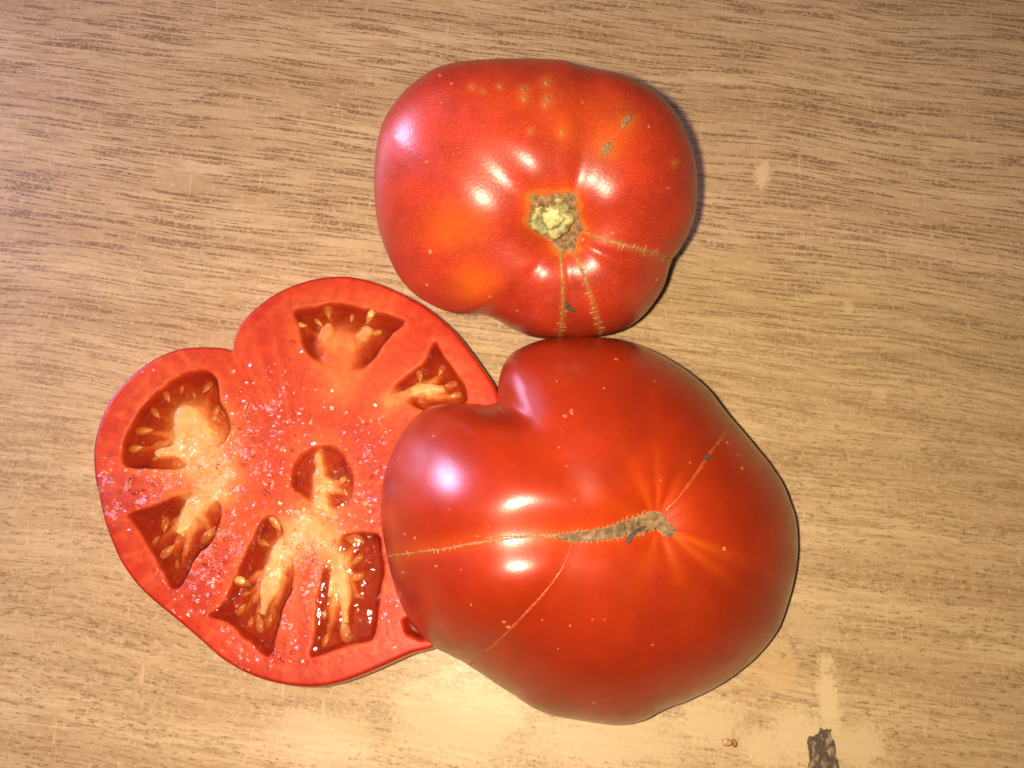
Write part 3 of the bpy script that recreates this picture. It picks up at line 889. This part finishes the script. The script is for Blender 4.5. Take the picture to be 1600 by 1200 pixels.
# seeds, one mesh shared by all
def seed_mesh():
    V = [(0.5, 0, 0)]; n = 12; R = 9
    for i in range(1, R):
        t = i / R
        x = 0.5 - t
        w = 0.31 * math.sin(math.pi * min(1, t ** 0.85)) ** 0.8 * (1 - 0.25 * t)
        for k in range(n):
            a = k / n * 2 * math.pi
            V.append((x, math.cos(a) * w, math.sin(a) * w * 0.62))
    V.append((-0.56, 0, 0))
    F = [(0, 1 + k, 1 + (k + 1) % n) for k in range(n)]
    for r in range(R - 2):
        for k in range(n):
            a = 1 + r * n + k; b = 1 + r * n + (k + 1) % n
            F.append((a, a + n, b + n, b))
    e = len(V) - 1
    F += [(e, 1 + (R - 2) * n + (k + 1) % n, 1 + (R - 2) * n + k) for k in range(n)]
    return V, F
sv, sf = seed_mesh()
seed0 = mesh_obj('seed', sv, sf, M_SEED, None)
seed_me = seed0.data
inv = slice_.matrix_world.inverted()
for i, (x, y, a, s) in enumerate(SEEDS):
    o = seed0 if i == 0 else seed0.copy()
    if i:
        COL.objects.link(o)
    o.parent = slice_
    o.matrix_parent_inverse = inv
    sz = 0.0046 * s * random.uniform(0.8, 1.15)
    p = at((x, y), ZT - 0.0018 + random.uniform(-0.0010, 0.0006))
    o.location = p
    o.scale = (sz, sz * random.uniform(0.85, 1.05), sz)
    o.rotation_euler = (random.uniform(-0.4, 0.4), random.uniform(-0.25, 0.35), math.radians(a + random.uniform(-28, 28)))

# beads of juice on the cut face
DV, DF = [], []
cnt = 0
r0 = np.random.default_rng(11)
cand = np.stack([r0.uniform(146, 640, 14000), r0.uniform(440, 1070, 14000)], 1)
wz = np.zeros(len(cand))
for (x, y, r, s) in ZONES:
    wz = np.maximum(wz, s * np.exp(-(np.linalg.norm(cand - (x, y), axis=1) / r) ** 2))
wz = wz * sstep(0.30, 0.62, fbm(cand, 22, 90)) + 0.012
outp = smooth_poly(OUT_S, 300)
so = poly_sd(cand, outp)
lsd = np.max([poly_sd(cand, L) for L in LOC], axis=0)
for p, w, s_, l_ in zip(cand, wz, so, lsd):
    if s_ < 5 or r0.random() > w * (0.10 if l_ < 0 else 0.06):
        continue
    h = hit(bvS, p)
    if h is None:
        continue
    loc, nor = h
    rad = 0.00030 + 0.00055 * r0.random() ** 2.2
    if l_ > 2:
        loc = at(p, max(loc[2], ZT - 0.0016)); nor = np.array([0, 0, 1.0])
    nor = nor * 0.35 + np.array([0, 0, 1.0]) * 0.65; nor /= np.linalg.norm(nor)
    u = np.cross(nor, [0.3, 1, 0.1]); u /= np.linalg.norm(u); v = np.cross(nor, u)
    base = len(DV); n = 9
    el = r0.uniform(0.7, 1.5); aa = r0.uniform(0, math.pi)
    for f, hh in ((0.0, 0.50), (0.45, 0.40), (0.8, 0.18), (1.0, -0.06)):
        if f == 0:
            DV.append(loc + nor * rad * hh); continue
        for k in range(n):
            a = k / n * 2 * math.pi
            ex = math.cos(a) * f * el; ey = math.sin(a) * f / el
            DV.append(loc + rad * ((ex * math.cos(aa) - ey * math.sin(aa)) * u + (ex * math.sin(aa) + ey * math.cos(aa)) * v + nor * hh))
    DF.extend(polar_faces(3, n, True, base))
    cnt += 1
dr = mesh_obj('juice_beads', DV, DF, M_DROP, slice_)
dr['kind'] = 'stuff'
print('beads', cnt)

# ------------------------------------------------------------------ large half, cut face down, leaning on the cut piece
OUT_B = [(787, 572), (807, 551), (849, 535), (900, 531), (962, 534), (1014, 551), (1061, 577), (1102, 610), (1133, 649), (1174, 696), (1210, 742), (1232, 789), (1241, 830), (1240, 882), (1229, 933), (1210, 985), (1174, 1029), (1128, 1065), (1071, 1094), (1035, 1107), (1004, 1123), (962, 1131), (911, 1125), (844, 1110), (792, 1078), (730, 1037), (681, 1011), (642, 970), (619, 918), (606, 866), (597, 809), (600, 758), (614, 711), (637, 670), (668, 641), (709, 631), (750, 634), (775, 632), (778, 603)]
CB = np.array([905.0, 822.0])
NB = 480
thB = np.arange(NB) / NB * 2 * math.pi
g_ = np.array([-0.76, 0.65])                     # uphill direction of the leaning half on the table
SL = 0.0182 / 0.082
nB = np.array([-g_[0] * SL, -g_[1] * SL, 1.0]); nB /= np.linalg.norm(nB)
low = at(np.array([1115.0, 985.0]), 0.0)         # middle of the edge that touches the table
uB = np.cross(np.array([0, 1.0, 0]), nB); uB /= np.linalg.norm(uB)
vB = np.cross(nB, uB)
d_ = ray(CB)
tB = ((low - CAM) @ nB + 0.018) / (d_ @ nB)
cenB = CAM + d_ * tB - nB * 0.018                # base-plane centre below the picture centre of the half
HB = 0.041
SCAR_LINE = [(600, 872), (660, 858), (760, 845), (830, 838), (900, 836), (960, 833), (1010, 820)]
SIDE1 = [(893, 850), (880, 885), (852, 925), (815, 965), (775, 1005), (735, 1038)]
SIDE2 = [(1042, 798), (1065, 772), (1092, 735), (1112, 705), (1130, 682), (1145, 664)]
def build_B(rho):
    rs = np.concatenate([np.linspace(0.008, 0.90, 100), 1 - 0.1 * np.cos(np.linspace(0, math.pi / 2, 30)[1:])])
    rsm = smooth_ring(rho, 500)
    ux = np.cos(thB)[:, None] * uB + np.sin(thB)[:, None] * vB
    P = [cenB + nB * HB]; 
    for r in rs:
        k = sstep(0.50, 1.0, r)
        rr = r * (rsm * (1 - k) + rho * k)
        h = HB * (1 - r ** 2.05) ** 0.60
        ridge = 0.0010 * ang_gauss(thB, 122, 12) * math.exp(-((r - 0.82) / 0.16) ** 2)
        lob = (0.0008 * ang_gauss(thB, 150, 16) + 0.0010 * ang_gauss(thB, 215, 20) + 0.0006 * ang_gauss(thB, 90, 16) + 0.0005 * ang_gauss(thB, 270, 20) + 0.0005 * ang_gauss(thB, 20, 20)) * math.exp(-((r - 0.6) / 0.3) ** 2)
        P.extend(cenB + ux * rr[:, None] + nB * (h - ridge + lob)[:, None])
    P = np.array(P)
    px = project(P)
    d = poly_line_dist(px, SCAR_LINE)
    rel = np.linalg.norm(px - CB, axis=1)
    dep = 0.0022 * np.exp(-(d / 42) ** 2) * sstep(600, 680, px[:, 0]) - 0.0056 * np.exp(-(np.linalg.norm(px - (722, 866), axis=1) / 135) ** 2)
    dep += 0.0017 * np.exp(-(np.linalg.norm(px - (1030, 822), axis=1) / 48) ** 2)
    q = px - np.array([1030, 822.0])
    an = np.arctan2(-q[:, 1], q[:, 0]); rd = np.linalg.norm(q, axis=1)
    puck = 0
    for dg, w, s in ((95, 6, .5), (118, 7, .5), (75, 6, .5), (-20, 6, .7), (-38, 6, .6), (-75, 8, .4), (-105, 8, .4), (20, 8, .3)):
        puck = puck + s * ang_gauss(an, dg, w)
    dep += 0.0006 * puck * sstep(10, 40, rd) * np.exp(-(rd / 110) ** 2)
    dep += 0.0005 * np.exp(-(poly_line_dist(px, SIDE2) / 22) ** 2) + 0.0004 * np.exp(-(poly_line_dist(px, SIDE1) / 22) ** 2)
    P = P - nB * (dep * sstep(330, 250, rel))[:, None]
    return P
rhoB = fit_rho(build_B, OUT_B, CB, radial_target(OUT_B, CB, (thB + math.pi) % (2 * math.pi) - math.pi) * 0.00018, NB, 10)
VB = build_B(rhoB)
nrB = (len(VB) - 1) // NB
FB = polar_faces(nrB, NB)
lowest = VB[-NB:, 2].min()
print('front low', lowest, 'left rim z', VB[-NB:, 2].max())
VB[:, 2] -= min(0, lowest) if lowest < 0 else 0
pB = project(VB)
colB = np.tile(np.array([0.28, 0.018, 0.0022]), (len(VB), 1))
nBz = fbm(pB, 80, 7)
colB = blend(colB, sstep(0.35, 0.75, nBz) * 0.5, (0.36, 0.026, 0.0022))
dS = poly_line_dist(pB, SCAR_LINE[3:] + [(1045, 825)])
colB = blend(colB, np.exp(-(dS / 60) ** 2) * 0.5, (0.52, 0.045, 0.0025))
q = pB - np.array([1030, 822.0]); an = np.arctan2(-q[:, 1], q[:, 0]); rd = np.linalg.norm(q, axis=1)
stre = 0
for dg, w, s in ((-23, 5, .7), (-38, 5, .55), (92, 3, .28), (115, 7, .2), (-70, 10, .25), (-110, 10, .25), (66, 5, .2), (155, 8, .2)):
    stre = stre + s * ang_gauss(an, dg, w)
colB = blend(colB, np.clip(stre * sstep(8, 30, rd) * np.exp(-(rd / 100) ** 2), 0, .85), (0.64, 0.12, 0.004))
dL = poly_line_dist(pB, SCAR_LINE)
colB = blend(colB, np.exp(-(dL / 16) ** 2) * 0.25, (0.62, 0.10, 0.004))
tomB = empty('tomato_half', tuple((cenB[0], cenB[1], 0.0)), 'large glossy tomato half lying cut face down with long corky scar, overlapping the cut piece', 'tomato')
mesh_obj('skin', VB, FB, M_SKIN_B, tomB, True, colB)
rimB = VB[-NB:]
cb = rimB.mean(0)
Vf = [cb]
for f in (0.25, 0.5, 0.75, 0.93, 0.997):
    Vf.extend(cb + (rimB - cb) * f)
Vf = np.array(Vf)
mesh_obj('cut_face', Vf, [tuple(reversed(f)) for f in polar_faces(5, NB)], M_FLESH, tomB, True, np.tile(np.array([0.78, 0.11, 0.04]), (len(Vf), 1)), np.full(len(Vf), 0.3))
bvB = make_bvh(VB, FB)

SCAR_B = [(872, 833), (890, 830), (910, 828), (930, 825), (950, 822), (965, 816), (980, 810), (995, 806), (1008, 801), (1022, 797), (1034, 799), (1043, 797), (1038, 806), (1045, 816), (1056, 826), (1054, 836), (1044, 840), (1034, 836), (1028, 828), (1018, 830), (1004, 836), (985, 839), (965, 842), (945, 845), (925, 846), (905, 849), (893, 848), (878, 842)]
def strip_patch(name, poly_top, poly_bot, bvh, mat, parent, lift, rough, seed, colors):
    T = dense(poly_top, 2.0); B = dense(poly_bot, 2.0)
    m = max(len(T), len(B))
    T = np.stack([np.interp(np.linspace(0, 1, m), np.linspace(0, 1, len(T)), T[:, k]) for k in (0, 1)], 1)
    B = np.stack([np.interp(np.linspace(0, 1, m), np.linspace(0, 1, len(B)), B[:, k]) for k in (0, 1)], 1)
    r = np.random.default_rng(seed)
    T += r.normal(0, 0.9, T.shape); B += r.normal(0, 0.9, B.shape)
    K = 13
    V = []; Pq = []
    for i in range(m):
        for k in range(K):
            f = k / (K - 1)
            p = T[i] * (1 - f) + B[i] * f
            h = hit(bvh, p)
            e = (1 - abs(2 * f - 1) ** 4)
            z = float(fbm(np.array([p]), 8, seed, 3)[0])
            V.append(h[0] + h[1] * ((lift + (z - 0.5) * 2 * rough) * e - 0.0001 * (1 - e)))
            Pq.append(p)
    F = []
    for i in range(m - 1):
        for k in range(K - 1):
            a = i * K + k
            F.append((a, a + 1, a + K + 1, a + K))
    Pq = np.array(Pq)
    w = sstep(0.38, 0.62, fbm(Pq, 7, seed + 4))[:, None]
    c = np.array(colors[0]) * (1 - w) + np.array(colors[1]) * w
    f_ = np.tile(np.abs(2 * np.arange(K) / (K - 1) - 1), m)
    c = blend(c, sstep(0.75, 1.0, f_) * 0.8, (0.42, 0.17, 0.04))
    return mesh_obj(name, V, F, mat, parent, True, c)
M_SCARB = attr_mat('blossom_scar_cork', 0.75, 0.6, 900)
strip_patch('blossom_scar', [(868, 836), (890, 831), (910, 829), (930, 826), (950, 822), (966, 816), (980, 810), (995, 806), (1008, 801), (1022, 797), (1034, 800), (1040, 806), (1046, 815), (1056, 826)],
            [(868, 840), (890, 848), (908, 848), (925, 846), (945, 845), (965, 842), (985, 840), (1000, 838), (1012, 833), (1022, 830), (1029, 830), (1034, 837), (1044, 840), (1054, 836)],
            bvB, M_SCARB, tomB, 0.0004, 0.0004, 12, ((0.24, 0.145, 0.068), (0.14, 0.08, 0.038)))
# stitch-like teeth along both sides of the scar
crack('growth_crack', [(607, 869), (632, 866), (660, 862), (700, 857), (735, 850), (770, 845), (810, 840), (840, 837), (872, 838)], [2.6, 1.6, 1.8, 2.2, 2.6, 2.2, 2.0, 2.8, 4.0], bvB, M_CRACK_PALE, tomB, 5.0, 8, seed=21)
V = []; F = []
r = np.random.default_rng(5)
for (line, sg) in (([(875, 832), (910, 828), (950, 821), (980, 809), (1010, 799)], -1), ([(880, 844), (925, 847), (965, 843), (1005, 837)], 1)):
    D = dense(line, 7.0)
    for p in D:
        q = np.array([p + (r.normal(0, 1), -sg * 3), p, p + (r.normal(0, 1.5), sg * (1 + 2.5 * r.random()))])
        ribbon(V, F, q, [1.4, 1.2, 0.3], bvB, lift=0.0003)
mesh_obj('scar_stitches', V, F, M_CRACK_PALE, tomB)
crack('fine_crack', SIDE1, [1.0, 1.6, 2.6, 2.6, 2.6, 2.4], bvB, M_CRACK_FINE, tomB, 0, seed=22, jit=0.3)
crack('fine_crack', SIDE2, [2.6, 2.4, 2.4, 3.4, 4.5, 3.0], bvB, M_CRACK_FINE, tomB, 0, seed=23, jit=0.3)
crack('fine_crack', [(758, 841), (775, 839), (800, 838), (815, 838)], [0.8, 1.5, 1.5, 0.8], bvB, M_CRACK_PALE, tomB, 4, 8, seed=24)
drape_patch('dark_scab', [(1099, 718), (1102, 712), (1108, 709), (1111, 713), (1108, 719), (1101, 722)], bvB, M_DARK, tomB, 1.5, 0.0003, 0.0002, 0.0001, 4)
drape_patch('dark_scab', [(978, 846), (981, 836), (986, 830), (994, 825), (1003, 822), (1012, 820), (1010, 825), (1000, 828), (992, 832), (987, 840), (983, 850), (978, 851)], bvB, M_DARK, tomB, 1.5, 0.0008, 0.0003, 0.0001, 4)
for (x, y, rr, e) in [(883, 650, 6, 0.8), (893, 642, 5, 1.2), (894, 646, 4, 1), (963, 561, 5, 0.7), (944, 606, 3, 1), (873, 699, 3, 1), (898, 781, 3.5, 1), (879, 675, 2.5, .6), (745, 838, 5, 0.8), (763, 824, 3, 1), (632, 835, 3, 1), (681, 885, 4, 1), (630, 895, 4, .8), (891, 978, 3, 1), (926, 968, 3, 1), (847, 969, 3, 1), (736, 945, 2.5, 1), (1020, 1008, 3, 1), (1079, 723, 3, 1), (886, 728, 3, 1), (872, 1014, 2.5, 1), (703, 796, 3, .7), (720, 890, 3, .7), (945, 968, 2.5, 1), (870, 595, 2.5, 1)]:
    spot(tomB, bvB, x, y, rr * 0.8, M_SPOT_PALE, e, 5)

# ------------------------------------------------------------------ drops of juice on the table
def droplet(px, rad, label, elong=1.0, mat=None):
    w = at(np.array(px, float), 0.0)
    n = 28; ang = np.arange(n) / n * 2 * math.pi
    rr = rad * (1 + 0.12 * np.cos(2 * ang + 1) + 0.07 * np.cos(3 * ang))
    V = [w + np.array([0, 0, rad * 0.45])]
    for f in (0.2, 0.4, 0.6, 0.75, 0.88, 0.96, 1.0):
        z = rad * 0.45 * (1 - f * f) ** 0.75 + 0.0001
        V.extend(np.stack([w[0] + np.cos(ang) * rr * f * elong, w[1] + np.sin(ang) * rr * f, np.full(n, z)], 1))
    me = [Vector(v) - Vector(w) for v in V]
    o = mesh_obj('juice_drop', me, polar_faces(7, n), mat, None)
    o.location = w
    o['label'] = label; o['category'] = 'drop'; o['group'] = 'drops of juice on the table'
M_DROP_RED = gel_like('juice_drop_red', (0.90, 0.68, 0.50), 0.08, 1.4, 0.0, 300)
droplet((1147, 1161), 0.0011, 'reddish juice drop on the table left of the dark chip', 0.8, M_DROP_RED)
droplet((1136, 1160), 0.0011, 'clear juice drop touching the reddish drop on the table', 1.3, M_DROP)
droplet((1223, 1023), 0.0006, 'tiny clear drop on the table right of the large half', 1.2, M_DROP)
